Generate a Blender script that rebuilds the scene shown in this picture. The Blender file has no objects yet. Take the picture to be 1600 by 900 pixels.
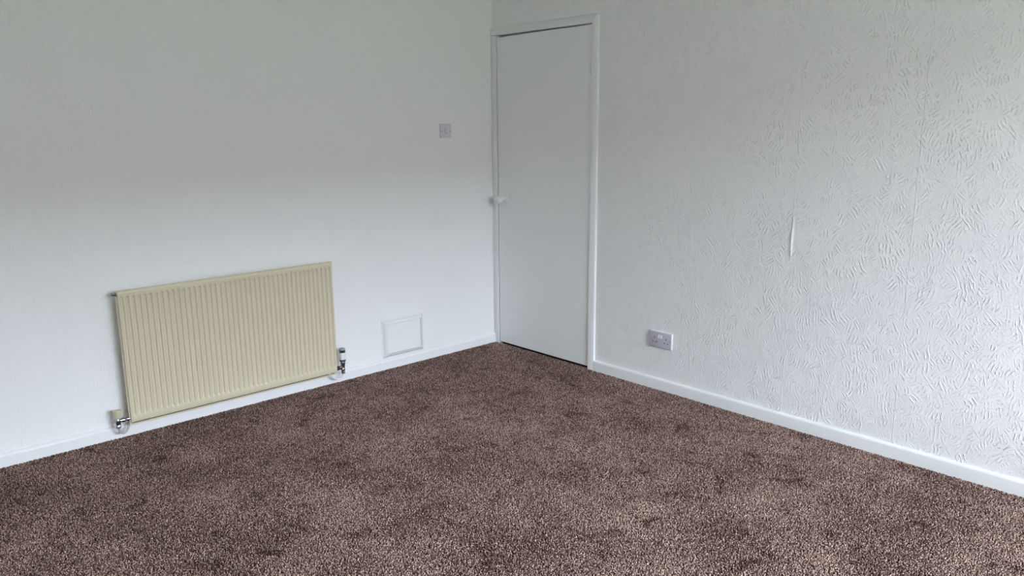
import bpy, bmesh, math, random
from mathutils import Vector, Matrix
random.seed(7)
SC = bpy.context.scene
COL = SC.collection

# ---------------------------------------------------------------- camera
cam_d = bpy.data.cameras.new('camera'); cam = bpy.data.objects.new('camera', cam_d)
COL.objects.link(cam); SC.camera = cam
cam_d.sensor_fit = 'HORIZONTAL'; cam_d.sensor_width = 36.0
cam_d.lens = 36.0 * 1221.72 / 1600.0
cam_d.clip_start = 0.02; cam_d.clip_end = 300
fw = Vector((0.66388729, 0.71873529, -0.20657505))
rt = Vector((0.73347833, -0.67967106, -0.00753545))
up = Vector((0.14581907, 0.14651563, 0.97840174))
CAMP = Vector((-3.413315, -3.865745, 1.456009))
cam.matrix_world = Matrix.Translation(CAMP) @ Matrix((rt, up, -fw)).transposed().to_4x4()

# ---------------------------------------------------------------- world: overcast sky
W = bpy.data.worlds.new('overcast_sky'); SC.world = W; W.use_nodes = True
bg = W.node_tree.nodes['Background']
bg.inputs[0].default_value = (0.82, 0.91, 1.05, 1); bg.inputs[1].default_value = 5.75

# room and window sizes
XL, YB, ZC = -4.2, -5.40, 2.42          # side wall, window wall, ceiling
WX0, WX1, WZ0, WZ1 = -3.00, -0.60, 0.90, 2.26
# portal in the window opening: guides sky sampling, gives no light of its own
pd = bpy.data.lights.new('window_portal', 'AREA'); pd.shape = 'RECTANGLE'
pd.size = WX1 - WX0; pd.size_y = WZ1 - WZ0; pd.cycles.is_portal = True
po = bpy.data.objects.new('window_portal', pd); COL.objects.link(po)
po.location = ((WX0 + WX1) / 2, YB - 0.10, (WZ0 + WZ1) / 2); po.rotation_euler = (math.radians(90), 0, 0)

vs = SC.view_settings
vs.view_transform = 'Standard'; vs.look = 'None'; vs.gamma = 1; vs.use_curve_mapping = False
vs.exposure = 2.75
SC.cycles.use_denoising = True
SC.cycles.max_bounces = 12; SC.cycles.diffuse_bounces = 8
SC.cycles.sample_clamp_indirect = 6

# ---------------------------------------------------------------- materials
def mat(name, col, rough=0.6, metal=0.0, spec=0.5, fn=None):
    m = bpy.data.materials.new(name); m.use_nodes = True
    nt = m.node_tree; b = nt.nodes['Principled BSDF']
    b.inputs['Base Color'].default_value = (*col, 1)
    b.inputs['Roughness'].default_value = rough; b.inputs['Metallic'].default_value = metal
    b.inputs['Specular IOR Level'].default_value = spec
    if fn: fn(nt, b)
    return m
def N(nt, typ, **kw):
    n = nt.nodes.new(typ)
    for k, v in kw.items(): setattr(n, k, v)
    return n
def math_(nt, op, a, b=None, c=None):
    n = N(nt, 'ShaderNodeMath', operation=op)
    for i, v in enumerate((a, b, c)):
        if v is None: continue
        if isinstance(v, (int, float)): n.inputs[i].default_value = v
        else: nt.links.new(v, n.inputs[i])
    return n.outputs[0]
def noise(nt, vec, scale, detail=2.0, rough=0.5, dist=0.0):
    n = N(nt, 'ShaderNodeTexNoise'); n.inputs['Scale'].default_value = scale
    n.inputs['Detail'].default_value = detail; n.inputs['Roughness'].default_value = rough
    n.inputs['Distortion'].default_value = dist
    nt.links.new(vec, n.inputs['Vector']); return n.outputs['Fac']
def fine_bump(scale, strength, dist=0.001):
    def f(nt, b):
        g = N(nt, 'ShaderNodeNewGeometry'); h = noise(nt, g.outputs['Position'], scale, 3)
        bp = N(nt, 'ShaderNodeBump'); bp.inputs['Strength'].default_value = strength
        bp.inputs['Distance'].default_value = dist
        nt.links.new(h, bp.inputs['Height']); nt.links.new(bp.outputs[0], b.inputs['Normal'])
    return f
def wallpaper(axis, amount, seam0=None):
    """dabbed brush-stroke relief of painted textured paper: short combed strokes whose direction changes from dab to dab"""
    def f(nt, b):
        g = N(nt, 'ShaderNodeNewGeometry'); s = N(nt, 'ShaderNodeSeparateXYZ')
        nt.links.new(g.outputs['Position'], s.inputs[0])
        u = s.outputs[axis]; v = s.outputs[2]
        cb = N(nt, 'ShaderNodeCombineXYZ'); nt.links.new(u, cb.inputs[0]); nt.links.new(v, cb.inputs[1])
        total = None
        for k, (sc, fr, off, w) in enumerate(((19, 400, 0.0, 1.0), (26, 500, 3.7, 0.8))):
            o = N(nt, 'ShaderNodeVectorMath', operation='ADD'); nt.links.new(cb.outputs[0], o.inputs[0])
            o.inputs[1].default_value = (off, off * 1.7, 0)
            wn = N(nt, 'ShaderNodeTexNoise'); wn.inputs['Scale'].default_value = 9; wn.inputs['Detail'].default_value = 1
            nt.links.new(o.outputs[0], wn.inputs['Vector'])
            wv = N(nt, 'ShaderNodeVectorMath', operation='MULTIPLY_ADD')
            nt.links.new(wn.outputs['Color'], wv.inputs[0]); wv.inputs[1].default_value = (0.05, 0.05, 0)
            nt.links.new(o.outputs[0], wv.inputs[2])
            vo = N(nt, 'ShaderNodeTexVoronoi'); vo.voronoi_dimensions = '2D'; vo.inputs['Scale'].default_value = sc
            nt.links.new(wv.outputs[0], vo.inputs['Vector'])
            ve = N(nt, 'ShaderNodeTexVoronoi'); ve.voronoi_dimensions = '2D'; ve.feature = 'DISTANCE_TO_EDGE'
            ve.inputs['Scale'].default_value = sc; nt.links.new(wv.outputs[0], ve.inputs['Vector'])
            cs = N(nt, 'ShaderNodeSeparateColor'); nt.links.new(vo.outputs['Color'], cs.inputs[0])
            # stroke angle: mostly steep, leaning either way
            ang = math_(nt, 'MULTIPLY_ADD', cs.outputs[0], 2.0, -0.9)
            d = math_(nt, 'ADD', math_(nt, 'MULTIPLY', u, math_(nt, 'COSINE', ang)),
                      math_(nt, 'MULTIPLY', v, math_(nt, 'SINE', ang)))
            wob = math_(nt, 'MULTIPLY', noise(nt, o.outputs[0], 40, 2), 5.0)
            wave = math_(nt, 'SINE', math_(nt, 'ADD', math_(nt, 'MULTIPLY', d, fr), wob))
            ridge = math_(nt, 'POWER', math_(nt, 'MULTIPLY_ADD', wave, 0.5, 0.5), 4.0)
            mk = N(nt, 'ShaderNodeMapRange', interpolation_type='SMOOTHSTEP')
            nt.links.new(ve.outputs['Distance'], mk.inputs[0]); mk.inputs[1].default_value = 0.03; mk.inputs[2].default_value = 0.22
            mk2 = N(nt, 'ShaderNodeMapRange', interpolation_type='SMOOTHSTEP')   # broken strokes
            nt.links.new(noise(nt, o.outputs[0], 80, 1), mk2.inputs[0]); mk2.inputs[1].default_value = 0.36; mk2.inputs[2].default_value = 0.54
            hgt = math_(nt, 'MULTIPLY', math_(nt, 'MULTIPLY', ridge, mk.outputs[0]),
                        math_(nt, 'MULTIPLY', mk2.outputs[0], math_(nt, 'MULTIPLY', cs.outputs[1], w)))
            total = hgt if total is None else math_(nt, 'ADD', total, hgt)
        total = math_(nt, 'ADD', total, math_(nt, 'MULTIPLY', noise(nt, cb.outputs[0], 120, 3), 0.5))
        total = math_(nt, 'ADD', total, math_(nt, 'MULTIPLY', noise(nt, cb.outputs[0], 7, 2), 2.0))
        if seam0 is not None:                                        # butt joints of the paper lengths, 0.53 m apart
            ph = math_(nt, 'FRACT', math_(nt, 'DIVIDE', math_(nt, 'SUBTRACT', u, seam0 - 53.0 - 0.265), 0.53))
            dd = math_(nt, 'ABSOLUTE', math_(nt, 'SUBTRACT', ph, 0.5))
            sm = N(nt, 'ShaderNodeMapRange'); nt.links.new(dd, sm.inputs[0])
            sm.inputs[1].default_value = 0.0; sm.inputs[2].default_value = 0.004; sm.inputs[3].default_value = 0.45; sm.inputs[4].default_value = 0
            total = math_(nt, 'ADD', total, sm.outputs[0])
        bp = N(nt, 'ShaderNodeBump'); bp.inputs['Strength'].default_value = amount; bp.inputs['Distance'].default_value = 0.0021
        nt.links.new(total, bp.inputs['Height']); nt.links.new(bp.outputs[0], b.inputs['Normal'])
    return f
WALLC = (0.86, 0.86, 0.855)
M = {}
M['wall_l'] = mat('painted_wallpaper_left', WALLC, 0.75, spec=0.25, fn=wallpaper(0, 0.5))
M['wall_r'] = mat('painted_wallpaper_right', WALLC, 0.7, spec=0.3, fn=wallpaper(1, 1.0, -2.097))
M['ceil'] = mat('ceiling_paint', (0.8, 0.8, 0.79), 0.9, fn=fine_bump(60, .2))
M['gloss'] = mat('white_gloss_paint', (0.83, 0.84, 0.84), 0.38, spec=0.4, fn=fine_bump(14, .12, .003))
def door_fn(nt, b):
    g = N(nt, 'ShaderNodeNewGeometry'); mp = N(nt, 'ShaderNodeMapping'); mp.inputs['Scale'].default_value = (1, 1, 0.12)
    nt.links.new(g.outputs['Position'], mp.inputs[0])
    h = noise(nt, mp.outputs[0], 45, 3); h2 = noise(nt, g.outputs['Position'], 5, 1)
    bp = N(nt, 'ShaderNodeBump'); bp.inputs['Strength'].default_value = 0.25; bp.inputs['Distance'].default_value = 0.0012
    nt.links.new(math_(nt, 'MULTIPLY_ADD', h2, 5.0, h), bp.inputs['Height']); nt.links.new(bp.outputs[0], b.inputs['Normal'])
M['door'] = mat('door_paint', (0.86, 0.865, 0.865), 0.42, spec=0.4, fn=door_fn)
M['rad'] = mat('cream_enamel', (0.64, 0.575, 0.42), 0.38, spec=0.45, fn=fine_bump(9, .06, .003))
M['cream'] = mat('cream_plastic', (0.60, 0.56, 0.36), 0.45)
M['chrome'] = mat('chrome', (0.50, 0.51, 0.53), 0.22, 1.0)
M['nut'] = mat('dull_plated_brass', (0.30, 0.31, 0.33), 0.3, 1.0)
M['pipe'] = mat('painted_pipe', (0.40, 0.42, 0.44), 0.35)
M['pipe_w'] = mat('white_painted_pipe', (0.80, 0.80, 0.79), 0.45)
M['black'] = mat('black_plastic', (0.03, 0.03, 0.035), 0.4)
M['grey'] = mat('grey_plastic', (0.30, 0.32, 0.33), 0.4)
M['white_pl'] = mat('white_plastic', (0.82, 0.82, 0.82), 0.3)
M['plate'] = mat('greyed_plastic', (0.53, 0.525, 0.59), 0.35)
M['switch_plate'] = mat('light_switch_plastic', (0.68, 0.67, 0.73), 0.35)
M['rock'] = mat('bright_rocker_plastic', (0.86, 0.86, 0.9), 0.3)
M['dark'] = mat('dark_recess', (0.04, 0.04, 0.045), 0.6)
M['screw'] = mat('screw_steel', (0.25, 0.25, 0.26), 0.4, 1.0)
M['hinge'] = mat('painted_hinge', (0.72, 0.73, 0.73), 0.35)
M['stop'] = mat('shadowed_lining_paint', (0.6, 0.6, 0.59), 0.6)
M['grass'] = mat('lawn', (0.085, 0.11, 0.05), 0.9, fn=fine_bump(3, .5, .05))
M['brick'] = mat('outside_render', (0.22, 0.20, 0.17), 0.9)
M['upvc'] = mat('white_window_plastic', (0.8, 0.8, 0.8), 0.35)
def carpet_fn(nt, b):
    g = N(nt, 'ShaderNodeNewGeometry'); P = g.outputs['Position']
    mp = N(nt, 'ShaderNodeMapping'); mp.inputs['Scale'].default_value = (1, 1, 0.25); nt.links.new(P, mp.inputs[0])
    yarn = noise(nt, mp.outputs[0], 210, 2.0, 0.6)
    # worn, brushed patches of pile a hand or two across
    patch = noise(nt, P, 2.6, 4, 0.62)
    smud = noise(nt, P, 8.5, 3, 0.6, 0.5)
    r = N(nt, 'ShaderNodeValToRGB'); e = r.color_ramp.elements
    e[0].position = 0.39; e[0].color = CARP[0]
    e[1].position = 0.63; e[1].color = CARP[2]
    m = e.new(0.50); m.color = CARP[1]
    sm = N(nt, 'ShaderNodeMapRange'); nt.links.new(smud, sm.inputs[0])
    sm.inputs[1].default_value = 0.25; sm.inputs[2].default_value = 0.43; sm.inputs[3].default_value = -0.08; sm.inputs[4].default_value = 0
    pm = N(nt, 'ShaderNodeMapRange'); nt.links.new(patch, pm.inputs[0])
    pm.inputs[1].default_value = 0.3; pm.inputs[2].default_value = 0.7; pm.inputs[3].default_value = -0.035; pm.inputs[4].default_value = 0.035
    nt.links.new(math_(nt, 'ADD', yarn, math_(nt, 'ADD', sm.outputs[0], pm.outputs[0])), r.inputs[0])
    nt.links.new(r.outputs[0], b.inputs['Base Color'])
CARP = ((0.036, 0.017, 0.015, 1), (0.150, 0.090, 0.075, 1), (0.66, 0.475, 0.395, 1))
M['carpet'] = mat('heather_twist_carpet', (0.2, 0.12, 0.1), 0.95, spec=0.08, fn=carpet_fn)
M['backing'] = mat('carpet_backing', (0.06, 0.04, 0.038), 0.95, spec=0.05)

# ---------------------------------------------------------------- mesh helpers
class MB:
    def __init__(s): s.bm = bmesh.new()
    def box(s, x0, x1, y0, y1, z0, z1, bev=0.0, seg=2):
        r = bmesh.ops.create_cube(s.bm, size=1.0); vv = r['verts']
        bmesh.ops.scale(s.bm, vec=(x1 - x0, y1 - y0, z1 - z0), verts=vv)
        bmesh.ops.translate(s.bm, vec=((x0 + x1) / 2, (y0 + y1) / 2, (z0 + z1) / 2), verts=vv)
        if bev > 0:
            ed = list({e for v in vv for e in v.link_edges})
            bmesh.ops.bevel(s.bm, geom=ed, offset=bev, segments=seg, profile=0.5, affect='EDGES')
        return s
    def lathe(s, prof, loc, axis='z', seg=24, flute=0, fd=0.0):
        """profile of (radius, height) revolved about an axis; optional fluting"""
        A = {'z': lambda a, b, h: (a, b, h), 'x': lambda a, b, h: (h, a, b), 'y': lambda a, b, h: (a, h, b)}[axis]
        rings = []
        for r, h in prof:
            ring = []
            for k in range(seg):
                t = 2 * math.pi * k / seg
                rr = r * (1 - fd * (0.5 + 0.5 * math.cos(flute * t))) if flute else r
                p = A(rr * math.cos(t), rr * math.sin(t), h)
                ring.append(s.bm.verts.new((loc[0] + p[0], loc[1] + p[1], loc[2] + p[2])))
            rings.append(ring)
        for a, b in zip(rings, rings[1:]):
            for k in range(seg):
                s.bm.faces.new((a[k], a[(k + 1) % seg], b[(k + 1) % seg], b[k]))
        s.bm.faces.new(rings[0][::-1]); s.bm.faces.new(rings[-1])
        return s
    def tube(s, pts, r, seg=10):
        pts = [Vector(p) for p in pts]
        # Catmull-Rom resample
        ps = []
        q = [pts[0]] + pts + [pts[-1]]
        for i in range(1, len(q) - 2):
            for k in range(6):
                t = k / 6
                a, b, c, d = q[i - 1], q[i], q[i + 1], q[i + 2]
                ps.append(0.5 * ((2 * b) + (c - a) * t + (2 * a - 5 * b + 4 * c - d) * t * t + (3 * b - a - 3 * c + d) * t ** 3))
        ps.append(pts[-1])
        n = Vector((0, 1, 0)); rings = []
        for i, p in enumerate(ps):
            t = (ps[min(i + 1, len(ps) - 1)] - ps[max(i - 1, 0)]).normalized()
            n = (n - t * n.dot(t)).normalized() if abs(n.dot(t)) < 0.98 else t.orthogonal().normalized()
            bnr = t.cross(n)
            rings.append([s.bm.verts.new(p + r * (math.cos(2 * math.pi * k / seg) * n + math.sin(2 * math.pi * k / seg) * bnr)) for k in range(seg)])
        for a, b in zip(rings, rings[1:]):
            for k in range(seg): s.bm.faces.new((a[k], a[(k + 1) % seg], b[(k + 1) % seg], b[k]))
        s.bm.faces.new(rings[0][::-1]); s.bm.faces.new(rings[-1]); return s
    def extrude(s, prof, a, b, put):
        """closed profile list run from station a to b; put(p, q, t) -> xyz"""
        A = [s.bm.verts.new(put(p, q, a)) for p, q in prof]; B = [s.bm.verts.new(put(p, q, b)) for p, q in prof]
        n = len(prof)
        for k in range(n): s.bm.faces.new((A[k], A[(k + 1) % n], B[(k + 1) % n], B[k]))
        s.bm.faces.new(A[::-1]); s.bm.faces.new(B); return s
    def hull(s, quads):
        for q in quads: s.bm.faces.new([s.bm.verts.new(v) for v in q])
        bmesh.ops.remove_doubles(s.bm, verts=s.bm.verts, dist=1e-6); return s
    def build(s, name, m, parent=None, smooth=True, origin=None):
        bmesh.ops.recalc_face_normals(s.bm, faces=s.bm.faces)
        me = bpy.data.meshes.new(name)
        if origin is not None: bmesh.ops.translate(s.bm, vec=-Vector(origin), verts=s.bm.verts)
        s.bm.to_mesh(me); s.bm.free()
        if smooth:
            for p in me.polygons: p.use_smooth = True
            me.set_sharp_from_angle(angle=math.radians(38))
        me.materials.append(m)
        o = bpy.data.objects.new(name, me); COL.objects.link(o)
        if origin is not None: o.location = origin
        if parent is not None:
            o.parent = parent; o.matrix_parent_inverse = Matrix.Identity(4)
            q = parent; off = Vector((0, 0, 0))
            while q is not None: off += Vector(q.location); q = q.parent
            o.location = Vector(o.location) - off
        return o
def empty(name, loc, label=None, cat=None, kind=None, parent=None):
    o = bpy.data.objects.new(name, None); COL.objects.link(o); o.location = loc; o.empty_display_size = 0.05
    if label: o['label'] = label
    if cat: o['category'] = cat
    if kind: o['kind'] = kind
    return o
def structure(o): o['kind'] = 'structure'; return o

# ---------------------------------------------------------------- room shell
TH = 0.15
wall_left = structure(MB().box(XL - TH, TH, 0, TH, -0.1, ZC + .1).build('wall_left', M['wall_l'], smooth=False))
# right wall: opening for the door at the corner, closed behind
DY0, DY1, DZ = -0.848, -0.046, 1.9925   # door opening inside the frame
b = MB()
b.box(0, TH, YB - TH, DY0 - 0.035, -0.1, ZC + .1)
b.box(0, TH, DY0 - 0.035, 0, DZ + 0.035, ZC + .1)
b.box(TH, TH + 0.04, -1.1, 0.0, -0.1, ZC + .1)
wall_right = structure(b.build('wall_right', M['wall_r'], smooth=False))
structure(MB().box(XL - TH, XL, YB - TH, TH, -0.1, ZC + .1).build('wall_side', M['wall_l'], smooth=False))
b = MB()
b.box(XL, WX0, YB - TH, YB, -0.1, ZC + .1); b.box(WX1, 0, YB - TH, YB, -0.1, ZC + .1)
b.box(WX0, WX1, YB - TH, YB, -0.1, WZ0); b.box(WX0, WX1, YB - TH, YB, WZ1, ZC + .1)
structure(b.build('wall_back', M['ceil'], smooth=False))
structure(MB().box(XL, 0, YB, 0, ZC, ZC + .1).build('ceiling', M['ceil'], smooth=False))
structure(MB().box(XL - TH, TH + .04, YB - TH, TH, -0.11, -0.0075).build('floor', M['backing'], smooth=False))
# window frame in the wall behind the camera
win = MB()
t_ = 0.06
win.box(WX0, WX1, YB - .11, YB - .05, WZ0, WZ0 + t_, .004); win.box(WX0, WX1, YB - .11, YB - .05, WZ1 - t_, WZ1, .004)
for x in (WX0, WX0 + (WX1 - WX0) / 3 - t_ / 2, WX0 + 2 * (WX1 - WX0) / 3 - t_ / 2, WX1 - t_):
    win.box(x, x + t_, YB - .11, YB - .05, WZ0, WZ1, .004)
window = structure(win.build('window_1', M['upvc']))
MB().box(WX0 - .03, WX1 + .03, YB - .05, YB + .12, WZ0 - .022, WZ0, .004).build('window_sill', M['gloss'], window)
# what lies outside: lawn and a terrace across the way, which cut off the low sky
structure(MB().box(-70, 70, -90, YB - TH - .02, -0.5, -0.3).build('ground', M['grass'], smooth=False))
structure(MB().box(-60, 60, -38, -30, -0.3, 6.6).build('wall_outside', M['brick'], smooth=False))
structure(MB().box(-9.0, -3.6, YB - 2.2, YB - TH, -0.3, 5.4).build('wall_light_blocker', M['brick'], smooth=False))   # unseen block added to keep oblique sky light off the right wall

# ---------------------------------------------------------------- carpet: one square of cut-pile tufts, laid over the floor
import numpy as np
TX, TY = 0.6, 0.54
rng = np.random.default_rng(3)
nx, ny = 104, 94
gx, gy = np.meshgrid((np.arange(nx) + .5) * TX / nx, (np.arange(ny) + .5) * TY / ny, indexing='ij')
n = nx * ny
cx = gx.ravel() + rng.uniform(-.0024, .0024, n); cy = gy.ravel() + rng.uniform(-.0024, .0024, n)
h = rng.uniform(.0078, .0102, n); tx = rng.normal(0, .0026, n); ty = rng.normal(0, .0026, n); a0 = rng.uniform(0, 6.28, n)
K = 4
vv = np.zeros((n, 2 * K + 1, 3)); z0 = -0.0085
for k in range(K):
    a = a0 + k * 2 * np.pi / K
    vv[:, k] = np.stack([cx + .0030 * np.cos(a), cy + .0030 * np.sin(a), np.full(n, z0)], 1)
    a = a + 0.7
    vv[:, K + k] = np.stack([cx + .7 * tx + .0034 * np.cos(a), cy + .7 * ty + .0034 * np.sin(a), z0 + h * .72], 1)
vv[:, 2 * K] = np.stack([cx + tx, cy + ty, z0 + h], 1)
fl = []
for k in range(K):
    k2 = (k + 1) % K
    fl += [(k, k2, K + k2), (k, K + k2, K + k), (K + k, K + k2, 2 * K)]
fl = np.array(fl); F = (fl[None] + (np.arange(n) * (2 * K + 1))[:, None, None]).reshape(-1, 3)
me = bpy.data.meshes.new('carpet')
me.vertices.add(n * (2 * K + 1)); me.vertices.foreach_set('co', vv.reshape(-1).astype(np.float32))
me.loops.add(F.size); me.loops.foreach_set('vertex_index', F.reshape(-1).astype(np.int32))
me.polygons.add(len(F)); me.polygons.foreach_set('loop_start', (np.arange(len(F)) * 3).astype(np.int32))
me.update(calc_edges=True); me.materials.append(M['carpet'])
me.polygons.foreach_set('use_smooth', np.ones(len(F), bool))
carpet = bpy.data.objects.new('carpet', me); COL.objects.link(carpet)
carpet['label'] = 'dark brown flecked twist-pile carpet covering the whole floor'; carpet['category'] = 'carpet'; carpet['kind'] = 'stuff'
ng = bpy.data.node_groups.new('lay_carpet', 'GeometryNodeTree')
ng.interface.new_socket('Geometry', in_out='INPUT', socket_type='NodeSocketGeometry')
ng.interface.new_socket('Geometry', in_out='OUTPUT', socket_type='NodeSocketGeometry')
gi = ng.nodes.new('NodeGroupInput'); go = ng.nodes.new('NodeGroupOutput')
NX, NY = 7, 10
gr = ng.nodes.new('GeometryNodeMeshGrid')
gr.inputs['Size X'].default_value = TX * (NX - 1); gr.inputs['Size Y'].default_value = TY * (NY - 1)
gr.inputs['Vertices X'].default_value = NX; gr.inputs['Vertices Y'].default_value = NY
tr = ng.nodes.new('GeometryNodeTransform'); tr.inputs['Translation'].default_value = (XL + TX * (NX - 1) / 2, YB + TY * (NY - 1) / 2, 0)
ip = ng.nodes.new('GeometryNodeInstanceOnPoints')
ng.links.new(gr.outputs['Mesh'], tr.inputs['Geometry']); ng.links.new(tr.outputs[0], ip.inputs['Points'])
ng.links.new(gi.outputs[0], ip.inputs['Instance']); ng.links.new(ip.outputs[0], go.inputs[0])
carpet.modifiers.new('lay_carpet', 'NODES').node_group = ng

# ---------------------------------------------------------------- skirting boards
Zs = -0.0075
# left: chamfered top with a fine quirk below it; (depth from wall, height)
profL = [(0, Zs), (.015, Zs), (.015, .046), (.0135, .0475), (.0135, .050), (.011, .0535), (.0075, .056), (.0075, .0605), (.004, .0635), (0, .0635)]
o = MB().extrude(profL, XL, 0.0, lambda p, q, t: (t, -p, q)).build('baseboard_left', M['gloss']); structure(o)
profR = [(0, Zs), (.015, Zs), (.015, .050), (.0143, .0545), (.0125, .0580), (.0095, .0606), (.0055, .0620), (0, .0625)]
o = MB().extrude(profR, YB, -0.8985, lambda p, q, t: (-p, t, q)).build('baseboard_right', M['gloss']); structure(o)
o = MB().extrude(profR, YB, -.015, lambda p, q, t: (XL + p, t, q)).build('baseboard_side', M['gloss']); structure(o)
o = MB().extrude(profR, XL + .015, -.015, lambda p, q, t: (t, YB + p, q)).build('baseboard_back', M['gloss']); structure(o)

# ---------------------------------------------------------------- door frame
trim = empty('trim_1', (0, DY0, 0), kind='structure')
AW, AP = 0.050, 0.014                     # architrave width and projection
ytop = -0.8985; ztop = 2.040
def bevprof(w, p):                        # rounded outer arris (w side), slight inner arris
    return [(0, 0), (-p + .003, 0), (-p, .003), (-p, w - .006), (-p + .0025, w - .002), (-p + .006, w), (0, w)]
pr = bevprof(AW, AP)
b = MB().extrude(pr, Zs, DZ + .048, lambda p, q, t: (p, DY0 - .0005 - q, t))
bmesh.ops.bisect_plane(b.bm, geom=b.bm.verts[:] + b.bm.edges[:] + b.bm.faces[:], plane_co=(0, DY0, DZ), plane_no=(0, 1, 1), clear_outer=True)
b.build('architrave_upright', M['gloss'], trim)
b = MB().extrude([(p, q * .0475 / AW) for p, q in pr], DY0 - AW, -.0005, lambda p, q, t: (p, t, DZ + q))
bmesh.ops.bisect_plane(b.bm, geom=b.bm.verts[:] + b.bm.edges[:] + b.bm.faces[:], plane_co=(0, DY0, DZ), plane_no=(0, -1, -1), clear_outer=True)
b.build('architrave_head', M['gloss'], trim)
MB().box(-.011, .0, DY1, -.0015, Zs, DZ - .0005, .0015).build('architrave_strip', M['gloss'], trim)
# lining behind, with the stop the door closes on
b = MB().box(0.0, TH, DY0 - .034, DY0, Zs, DZ + .034).box(0.0, TH, DY1, -.0005, Zs, DZ + .034).box(0, TH, DY0, DY1, DZ, DZ + .034)
b.build('door_lining', M['gloss'], trim, smooth=False)
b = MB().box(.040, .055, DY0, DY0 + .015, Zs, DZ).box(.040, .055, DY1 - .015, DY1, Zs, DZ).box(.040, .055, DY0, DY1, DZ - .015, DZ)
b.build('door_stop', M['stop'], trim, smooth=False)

# ---------------------------------------------------------------- door leaf (hangs a little low at its closing edge)
ly0, ly1 = DY0 + .004, DY1 - .0065
bm = bmesh.new()
xs = (-.004, .036)
zb0, zb1, zt0, zt1 = .012, .010, 1.9875, 1.9790
vs_ = [bm.verts.new(c) for x in xs for c in ((x, ly0, zb0), (x, ly1, zb1), (x, ly1, zt1), (x, ly0, zt0))]
for f in ((0, 1, 2, 3), (7, 6, 5, 4), (0, 4, 5, 1), (1, 5, 6, 2), (2, 6, 7, 3), (3, 7, 4, 0)): bm.faces.new([vs_[i] for i in f])
bmesh.ops.bevel(bm, geom=bm.edges[:], offset=.0018, segments=2, affect='EDGES')
b = MB(); b.bm.free(); b.bm = bm
door = structure(b.build('door_1', M['door'], origin=(0, ly0, 0)))
# knob and rose
KY, KZ = -.115, .972
knob = MB().lathe([(.0, 0), (.0285, 0), (.0295, -.002), (.0285, -.005), (.024, -.0075), (.0225, -.0070), (.020, -.0085), (.0, -.0085)][1:-1], (-.004, KY, KZ), 'x', 32).build('knob_rose', M['white_pl'], door)
pf = [(.0105, -.008), (.0095, -.018), (.011, -.024), (.018, -.030), (.0235, -.037), (.0262, -.045), (.0268, -.053), (.0255, -.061), (.0215, -.069), (.014, -.0745), (.005, -.077)]
MB().lathe(pf, (-.004, KY, KZ), 'x', 32).build('door_knob', M['white_pl'], door)
# hinges: knuckles standing in the gap
for z0_, z1_, nk in ((1.718, 1.783, 5), (.222, .302, 5)):
    hg = MB()
    hh = (z1_ - z0_) / nk
    for k in range(nk):
        r_ = .0052
        hg.lathe([(r_ * .8, k * hh + .0006), (r_, k * hh + .0016), (r_, (k + 1) * hh - .0016), (r_ * .8, (k + 1) * hh - .0006)], (-.0085, DY0 + .003, z0_), 'z', 12)
    hg.lathe([(.002, -.003), (.003, 0), (.003, nk * hh), (.002, nk * hh + .003)], (-.0085, DY0 + .003, z0_), 'z', 10)
    hg.box(-.0055, -.003, DY0 + .004, DY0 + .011, z0_ + .001, z1_ - .001)
    hg.build('hinge', M['hinge'], door)

# ---------------------------------------------------------------- radiator
RX0, RX1, RZ0, RZ1 = -2.373, -1.2715, .0865, .7155
RF = -.090                                   # face plane
rad = empty('radiator', ((RX0 + RX1) / 2, 0, 0), 'long cream ribbed panel radiator hung low on the left wall', 'radiator')
P_, G0, NG = .0254, -2.3564, 43
# pressed front sheet as a height field: recessed vertical flutes with soft ends
xsr = [(RX0, .004), (RX0 + .0015, .0012), (RX0 + .004, 0)]
for i in range(NG):
    c = G0 + i * P_
    for dx, d in ((-.0088, 0), (-.0072, .0007), (-.0050, .0058), (-.0036, .0070), (.0036, .0070), (.0050, .0058), (.0072, .0007), (.0088, 0)):
        xsr.append((c + dx, -d))            # negative marks a flute depth
xsr += [(RX1 - .004, 0), (RX1 - .0015, .0012), (RX1, .004)]
zsr = [(RZ0, .0018, 0), (RZ0 + .0006, .0006, 0), (RZ0 + .0018, 0, 0), (.1165, 0, 0), (.1180, 0, .10), (.1230, 0, .75), (.1280, 0, 1), (.25, 0, 1), (.40, 0, 1), (.55, 0, 1),
       (.6830, 0, 1), (.6862, 0, .85), (.6895, 0, .12), (.6910, 0, 0), (RZ1 - .0105, 0, 0), (RZ1 - .0080, .0022, 0), (RZ1 - .0015, .0030, 0), (RZ1, .006, 0)]
bm = bmesh.new(); grid = []
for x, dx in xsr:
    col = []
    for z, dz, g in zsr:
        edge = max(dx, 0); fl_ = max(-dx, 0) * g
        col.append(bm.verts.new((x, RF + max(edge, dz) + fl_, z)))
    grid.append(col)
for a, c in zip(grid, grid[1:]):
    for k in range(len(zsr) - 1): bm.faces.new((a[k], c[k], c[k + 1], a[k + 1]))
# return the sheet edges to the seam
be = [e for e in bm.edges if e.is_boundary]
r = bmesh.ops.extrude_edge_only(bm, edges=be)
for v in [g for g in r['geom'] if isinstance(g, bmesh.types.BMVert)]: v.co.y = RF + .011
b = MB(); b.bm.free(); b.bm = bm; fp = b.build('front_panel', M['rad'], rad)
for p in fp.data.polygons: p.use_smooth = True
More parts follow.
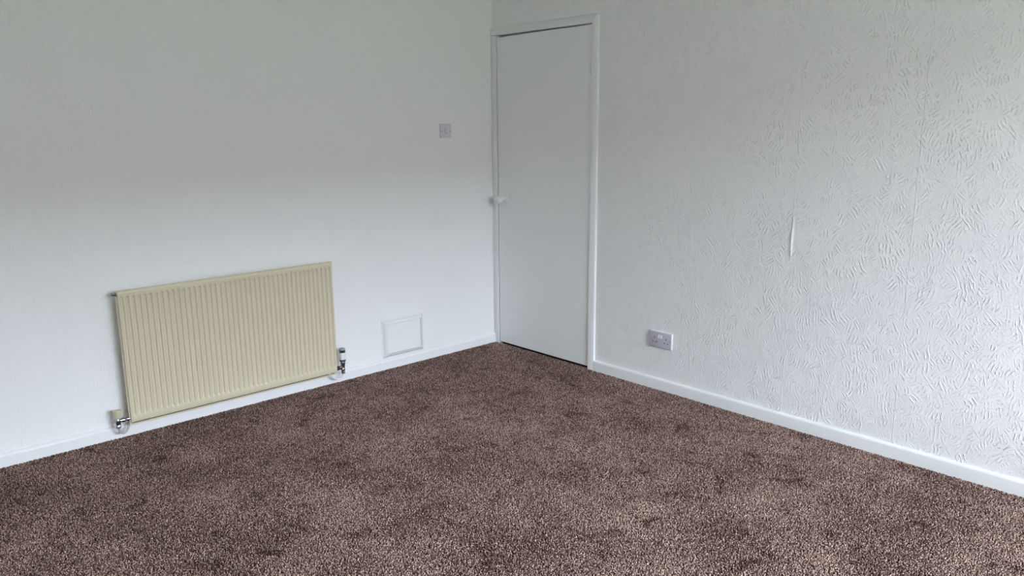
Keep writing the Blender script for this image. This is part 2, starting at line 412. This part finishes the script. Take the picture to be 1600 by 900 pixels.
# rear sheet and welded seam lip running round the edge
b = MB().box(RX0 + .003, RX1 - .003, RF + .0105, RF + .026, RZ0 + .007, RZ1 - .003, .002)
b.build('rear_panel', M['rad'], rad)
lz0, lz1, lx0, lx1 = RZ0 - .0172, RZ1 + .0045, RX0 - .0050, RX1 + .0070
b = MB().box(lx0, lx1, RF + .0130, RF + .0155, lz0, RZ0 - .0095, .0006, 1).box(lx0, lx1, RF + .0130, RF + .0155, RZ1 - .006, lz1, .0006, 1)
b.box(lx0, RX0 + .004, RF + .0131, RF + .0154, lz0 + .001, lz1 - .001).box(RX1 - .004, lx1, RF + .0131, RF + .0154, lz0 + .001, lz1 - .001)
b.box(RX0, RX1, RF + .0440, RF + .0460, lz0 + .002, RZ0 + .010).box(RX0, RX1, RF + .0156, RF + .0440, lz0 + .001, lz0 + .003).box(RX0, RX1, RF + .0270, RF + .0460, RZ0 + .008, RZ0 + .010).build('seam_lip', M['rad'], rad)
# convector sheet: trapezoid corrugation behind the panel
bm = bmesh.new(); xx = RX0 + .05; prev = None; i = 0; tog = 0
seq = []
while xx < RX1 - .05:
    seq += [(xx, RF + .022), (xx + .006, RF + .046), (xx + .018, RF + .046), (xx + .024, RF + .022)]; xx += .036
vsl = [(bm.verts.new((x, y, .15)), bm.verts.new((x, y, .66))) for x, y in seq]
for a, c in zip(vsl, vsl[1:]): bm.faces.new((a[0], c[0], c[1], a[1]))
b = MB(); b.bm.free(); b.bm = bm; b.build('convector_fins', M['rad'], rad, smooth=False)
for x in (RX0 + .18, RX1 - .18):
    b = MB().box(x - .016, x + .016, -.0028, -.0008, .12, .68).box(x - .012, x + .012, RF + .045, -.0008, .60, .63).box(x - .012, x + .012, RF + .022, -.0008, .135, .16)
    b.build('wall_bracket', M['rad'], rad, smooth=False)
# bleed valve at the top left tapping, plug at the top right
MB().lathe([(.011, 0), (.011, -.006), (.008, -.007), (.008, -.016), (.0055, -.0165), (.0055, -.021), (.003, -.022)], (RX0, -.074, .704), 'x', 8).build('bleed_valve', M['nut'], rad)['label'] = 'dark metal bleed valve at the top left corner'
MB().lathe([(.010, 0), (.010, .004), (.007, .005)], (RX1, -.072, .700), 'x', 12).build('blanking_plug', M['chrome'], rad)

# left valve: cream fluted wheel over a plated body, painted pipe looping down and back
VX, VY = -2.4270, -.072
body = MB()
body.lathe([(.0085, .084), (.0115, .086), (.0115, .094), (.0125, .096), (.0125, .112), (.010, .116), (.008, .120)], (VX, VY, 0), 'z', 16)
body.lathe([(.0080, .004), (.0085, .014), (.0115, .016), (.0115, .028), (.0085, .030), (.0075, .036), (.0105, .038), (.0105, .044), (.0075, .046), (.0075, .058)], (VX, VY, .1035), 'x', 12)
v1 = body.build('valve_body', M['chrome'], rad); v1['label'] = 'shiny chrome angle valve body below the cream wheel'
MB().lathe([(.0125, .117), (.0135, .119), (.0150, .126), (.0178, .146), (.0190, .152), (.0182, .1555), (.012, .157)], (VX + .001, VY, 0), 'z', 48, flute=12, fd=.09).build('valve_wheel', M['cream'], v1)['label'] = 'cream fluted plastic valve wheel'
MB().lathe([(.0095, .068), (.0120, .070), (.0120, .082), (.0100, .085)], (VX, VY, 0), 'z', 6).build('compression_nut', M['nut'], v1)
MB().tube([(VX, VY, .072), (VX + .001, VY, .060), (VX + .006, VY + .001, .048), (VX + .018, VY + .003, .0385), (VX + .032, VY + .006, .042), (VX + .043, VY + .010, .056), (VX + .050, VY + .016, .074), (VX + .055, VY + .028, .092), (VX + .058, VY + .050, .110), (VX + .059, VY + .064, .118)], .0050).build('supply_pipe', M['pipe'], rad)

# right valve: thermostatic head
TXx, TYy = -1.2290, -.078
b = MB().lathe([(.0085, .082), (.0120, .085), (.0120, .097), (.0110, .099), (.0110, .112), (.0125, .114), (.0125, .122), (.0140, .124), (.0140, .138), (.0125, .140)], (TXx, TYy, 0), 'z', 16)
b.lathe([(.0080, -.004), (.0085, -.014), (.0120, -.016), (.0120, -.026), (.0085, -.028), (.0080, -.046)], (TXx, TYy, .1035), 'x', 12)
v2 = b.build('valve_body', M['chrome'], rad); v2['label'] = 'chrome valve body under the grey and white thermostatic head'
hd = MB().lathe([(.0150, .1445), (.0165, .147), (.0172, .152), (.0175, .188), (.0168, .1905)], (TXx, TYy, 0), 'z', 40, flute=20, fd=.03).build('thermostatic_head', M['white_pl'], v2)
hd['label'] = 'white thermostatic head with a grey cap and a dark collar'
MB().lathe([(.0150, .1375), (.0168, .139), (.0170, .1485), (.0155, .150)], (TXx, TYy, 0), 'z', 28).build('head_collar', M['black'], v2)
MB().lathe([(.0170, .1895), (.0178, .191), (.0178, .204), (.0168, .211), (.0130, .2155), (.007, .217)], (TXx, TYy, 0), 'z', 28).build('head_cap', M['grey'], v2)
b = MB()
for k in range(9):                            # dark grip window of the cap
    a = math.radians(-150 + k * 10)
    x, y = TXx + .0178 * math.cos(a), TYy + .0178 * math.sin(a)
    b.box(x - .0016, x + .0016, y - .0010, y + .0010, .1925, .2055)
b.build('cap_grip', M['black'], v2, smooth=False)
MB().lathe([(.0130, -.0135), (.0130, -.0185)], (TXx - .018, TYy, .1035), 'x', 18).build('union_ring', M['black'], v2)
MB().lathe([(.0095, .066), (.0122, .068), (.0122, .080), (.0100, .083)], (TXx, TYy, 0), 'z', 6).build('compression_nut', M['nut'], v2)
MB().tube([(TXx, TYy, .070), (TXx - .001, TYy, .060), (TXx - .006, TYy + .001, .047), (TXx - .018, TYy + .003, .038), (TXx - .034, TYy + .006, .036), (TXx - .050, TYy + .010, .045), (TXx - .066, TYy + .016, .062), (TXx - .082, TYy + .028, .084), (TXx - .090, TYy + .050, .104), (TXx - .092, TYy + .069, .114)], .0050).build('supply_pipe', M['pipe_w'], rad)

# ---------------------------------------------------------------- access cover: mitred bevel frame around a raised papered panel
ax0, ax1, az0, az1, aw, ah = -.912, -.6065, .0640, .3030, .028, .020
cov = empty('access_cover', ((ax0 + ax1) / 2, 0, az0), 'white square wall cover with sloping mitred frame, just above the left baseboard', 'access cover')
def ring(dx, y): return [(ax0 + dx, y, az0 + dx), (ax1 - dx, y, az0 + dx), (ax1 - dx, y, az1 - dx), (ax0 + dx, y, az1 - dx)]
levels = [ring(0, 0), ring(0, -.0045), ring(.0010, -.0058), ring(.0048, -.0058), ring(.0058, -.0030), ring(.0072, -.0030), ring(.0078, -.0060), ring(aw - .006, -ah + .0010), ring(aw - .004, -ah), ring(aw, -ah), ring(aw, -ah + .006), ring(aw, 0)]
for k in range(4):
    b = MB(); k2 = (k + 1) % 4
    eps = .0004
    def pt(q, other):                        # hairline open mitre
        d = (Vector(other) - Vector(q)).normalized(); return tuple(Vector(q) + d * eps)
    A = [b.bm.verts.new(pt(l[k], l[k2])) for l in levels]; B = [b.bm.verts.new(pt(l[k2], l[k])) for l in levels]
    for i in range(len(levels) - 1): b.bm.faces.new((A[i], B[i], B[i + 1], A[i + 1]))
    b.bm.faces.new(A[::-1]); b.bm.faces.new(B); b.bm.faces.new((A[0], A[-1], B[-1], B[0]))
    b.build('frame_rail', M['gloss'], cov)
MB().box(ax0 + aw + .0022, ax1 - aw - .0022, -ah + .0015, -.001, az0 + aw + .0022, az1 - aw - .0022, .0008, 1).build('cover_panel', M['wall_l'], cov)['label'] = 'raised centre covered in painted textured paper'

# ---------------------------------------------------------------- light switch
sx0, sx1, sz0, sz1 = -.4345, -.3480, 1.3690, 1.4550
sw = empty('light_switch', ((sx0 + sx1) / 2, 0, sz0), 'square grey-white light switch beside the door, high on the left wall', 'light switch')
MB().box(sx0, sx1, -.0095, 0, sz0, sz1, .0025, 3).build('face_plate', M['switch_plate'], sw)
cxm, czm = (sx0 + sx1) / 2, (sz0 + sz1) / 2
MB().box(cxm - .0088, cxm + .0088, -.0100, -.0092, czm - .0150, czm + .0150).build('rocker_surround', M['dark'], sw, smooth=False)
bm = bmesh.new(); yy = -.0096
x0, x1, z0_, z1_ = cxm - .0072, cxm + .0085, czm - .0132, czm + .0145
vs_ = [bm.verts.new(c) for c in ((x0, yy, z0_), (x1, yy, z0_), (x1, yy, z1_), (x0, yy, z1_), (x0, yy - .0012, z0_), (x1, yy - .0012, z0_), (x1, yy - .0040, z1_), (x0, yy - .0040, z1_))]
for f in ((0, 1, 2, 3), (4, 5, 6, 7), (0, 4, 5, 1), (1, 5, 6, 2), (2, 6, 7, 3), (3, 7, 4, 0)): bm.faces.new([vs_[i] for i in f])
b = MB(); b.bm.free(); b.bm = bm; b.build('rocker', M['switch_plate'], sw)
for dx in (-.0305, .0305):
    s_ = MB().lathe([(.0036, 0), (.0036, -.0006), (.0025, -.0009)], (cxm + dx, -.0094, czm), 'y', 14)
    s_.box(cxm + dx - .0028, cxm + dx + .0028, -.0106, -.0100, czm - .0005, czm + .0005)
    s_.build('screw', M['screw'], sw)

# ---------------------------------------------------------------- double socket
qy0, qy1, qz0, qz1 = -1.4510, -1.3030, .2415, .3285
so = empty('double_socket', (0, (qy0 + qy1) / 2, qz0), 'grey-white double plug socket on the right wall above the baseboard', 'socket')
MB().box(-.0065, 0, qy0 - .0015, qy1 + .0015, qz0 - .001, qz1 + .0015, .001).build('back_box', M['white_pl'], so)
MB().box(-.0125, -.0055, qy0, qy1, qz0, qz1, .0022, 3).build('face_plate', M['plate'], so)
def ybox(name, yc, zc, w, hgt, m, d0=-.0121, d1=-.0128, par=so, bev=0):
    return MB().box(d1, d0, yc - w / 2, yc + w / 2, zc - hgt / 2, zc + hgt / 2, bev).build(name, m, par, smooth=False)
for yc in (-1.3398, -1.4171):
    ybox('earth_slot', yc, .2935, .0052, .0090, M['dark'])
    for d in (.0105, -.0120):
        ybox('pin_slot', yc + d, .2708, .0074, .0056, M['dark'])
for yc, lean in ((-1.3700, 1), (-1.3848, 1)):
    bm = bmesh.new(); w = .0047; h2_ = .0105; zc = .3035
    vs_ = [bm.verts.new(c) for c in ((-.012, yc - w, zc - h2_), (-.012, yc + w, zc - h2_), (-.012, yc + w, zc + h2_), (-.012, yc - w, zc + h2_),
                                    (-.0165, yc - w, zc - h2_ + .001), (-.0165, yc + w, zc - h2_ + .001), (-.0132, yc + w, zc + h2_), (-.0132, yc - w, zc + h2_))]
    for f in ((0, 1, 2, 3), (4, 5, 6, 7), (0, 4, 5, 1), (1, 5, 6, 2), (2, 6, 7, 3), (3, 7, 4, 0)): bm.faces.new([vs_[i] for i in f])
    b = MB(); b.bm.free(); b.bm = bm; b.build('switch_rocker', M['rock'], so)['label'] = 'bright white rocker'
for yc in (-1.3172, -1.4418):
    MB().lathe([(.0034, 0), (.0034, -.0008), (.0022, -.0011)], (-.0122, yc, .2858), 'x', 14).build('screw', M['screw'], so)

# ---------------------------------------------------------------- loose fold in the wallpaper of the right wall
path = [(1.035, -2.0985, .0), (1.020, -2.0988, .25), (.990, -2.1002, .6), (.955, -2.0985, .9), (.925, -2.0962, 1), (.895, -2.0965, 1), (.865, -2.0970, .95), (.840, -2.0972, .6), (.820, -2.0975, .0)]
bm = bmesh.new(); rows = []
cross = [(-.014, 0), (-.008, .10), (-.0045, .45), (-.0018, .9), (.0006, 1), (.0030, .75), (.0050, .3), (.008, .06), (.012, 0)]
for z, y, s_ in path:
    rows.append([bm.verts.new((-.0002 - .0052 * q * s_, y + p * (0.55 + .45 * s_), z)) for p, q in cross])
for a, c in zip(rows, rows[1:]):
    for k in range(len(cross) - 1): bm.faces.new((a[k], a[k + 1], c[k + 1], c[k]))
b = MB(); b.bm.free(); b.bm = bm; cr = b.build('wallpaper_fold', M['wall_r'], wall_right)
for p in cr.data.polygons: p.use_smooth = True
ss = cr.modifiers.new('smooth', 'SUBSURF'); ss.levels = 2; ss.render_levels = 2
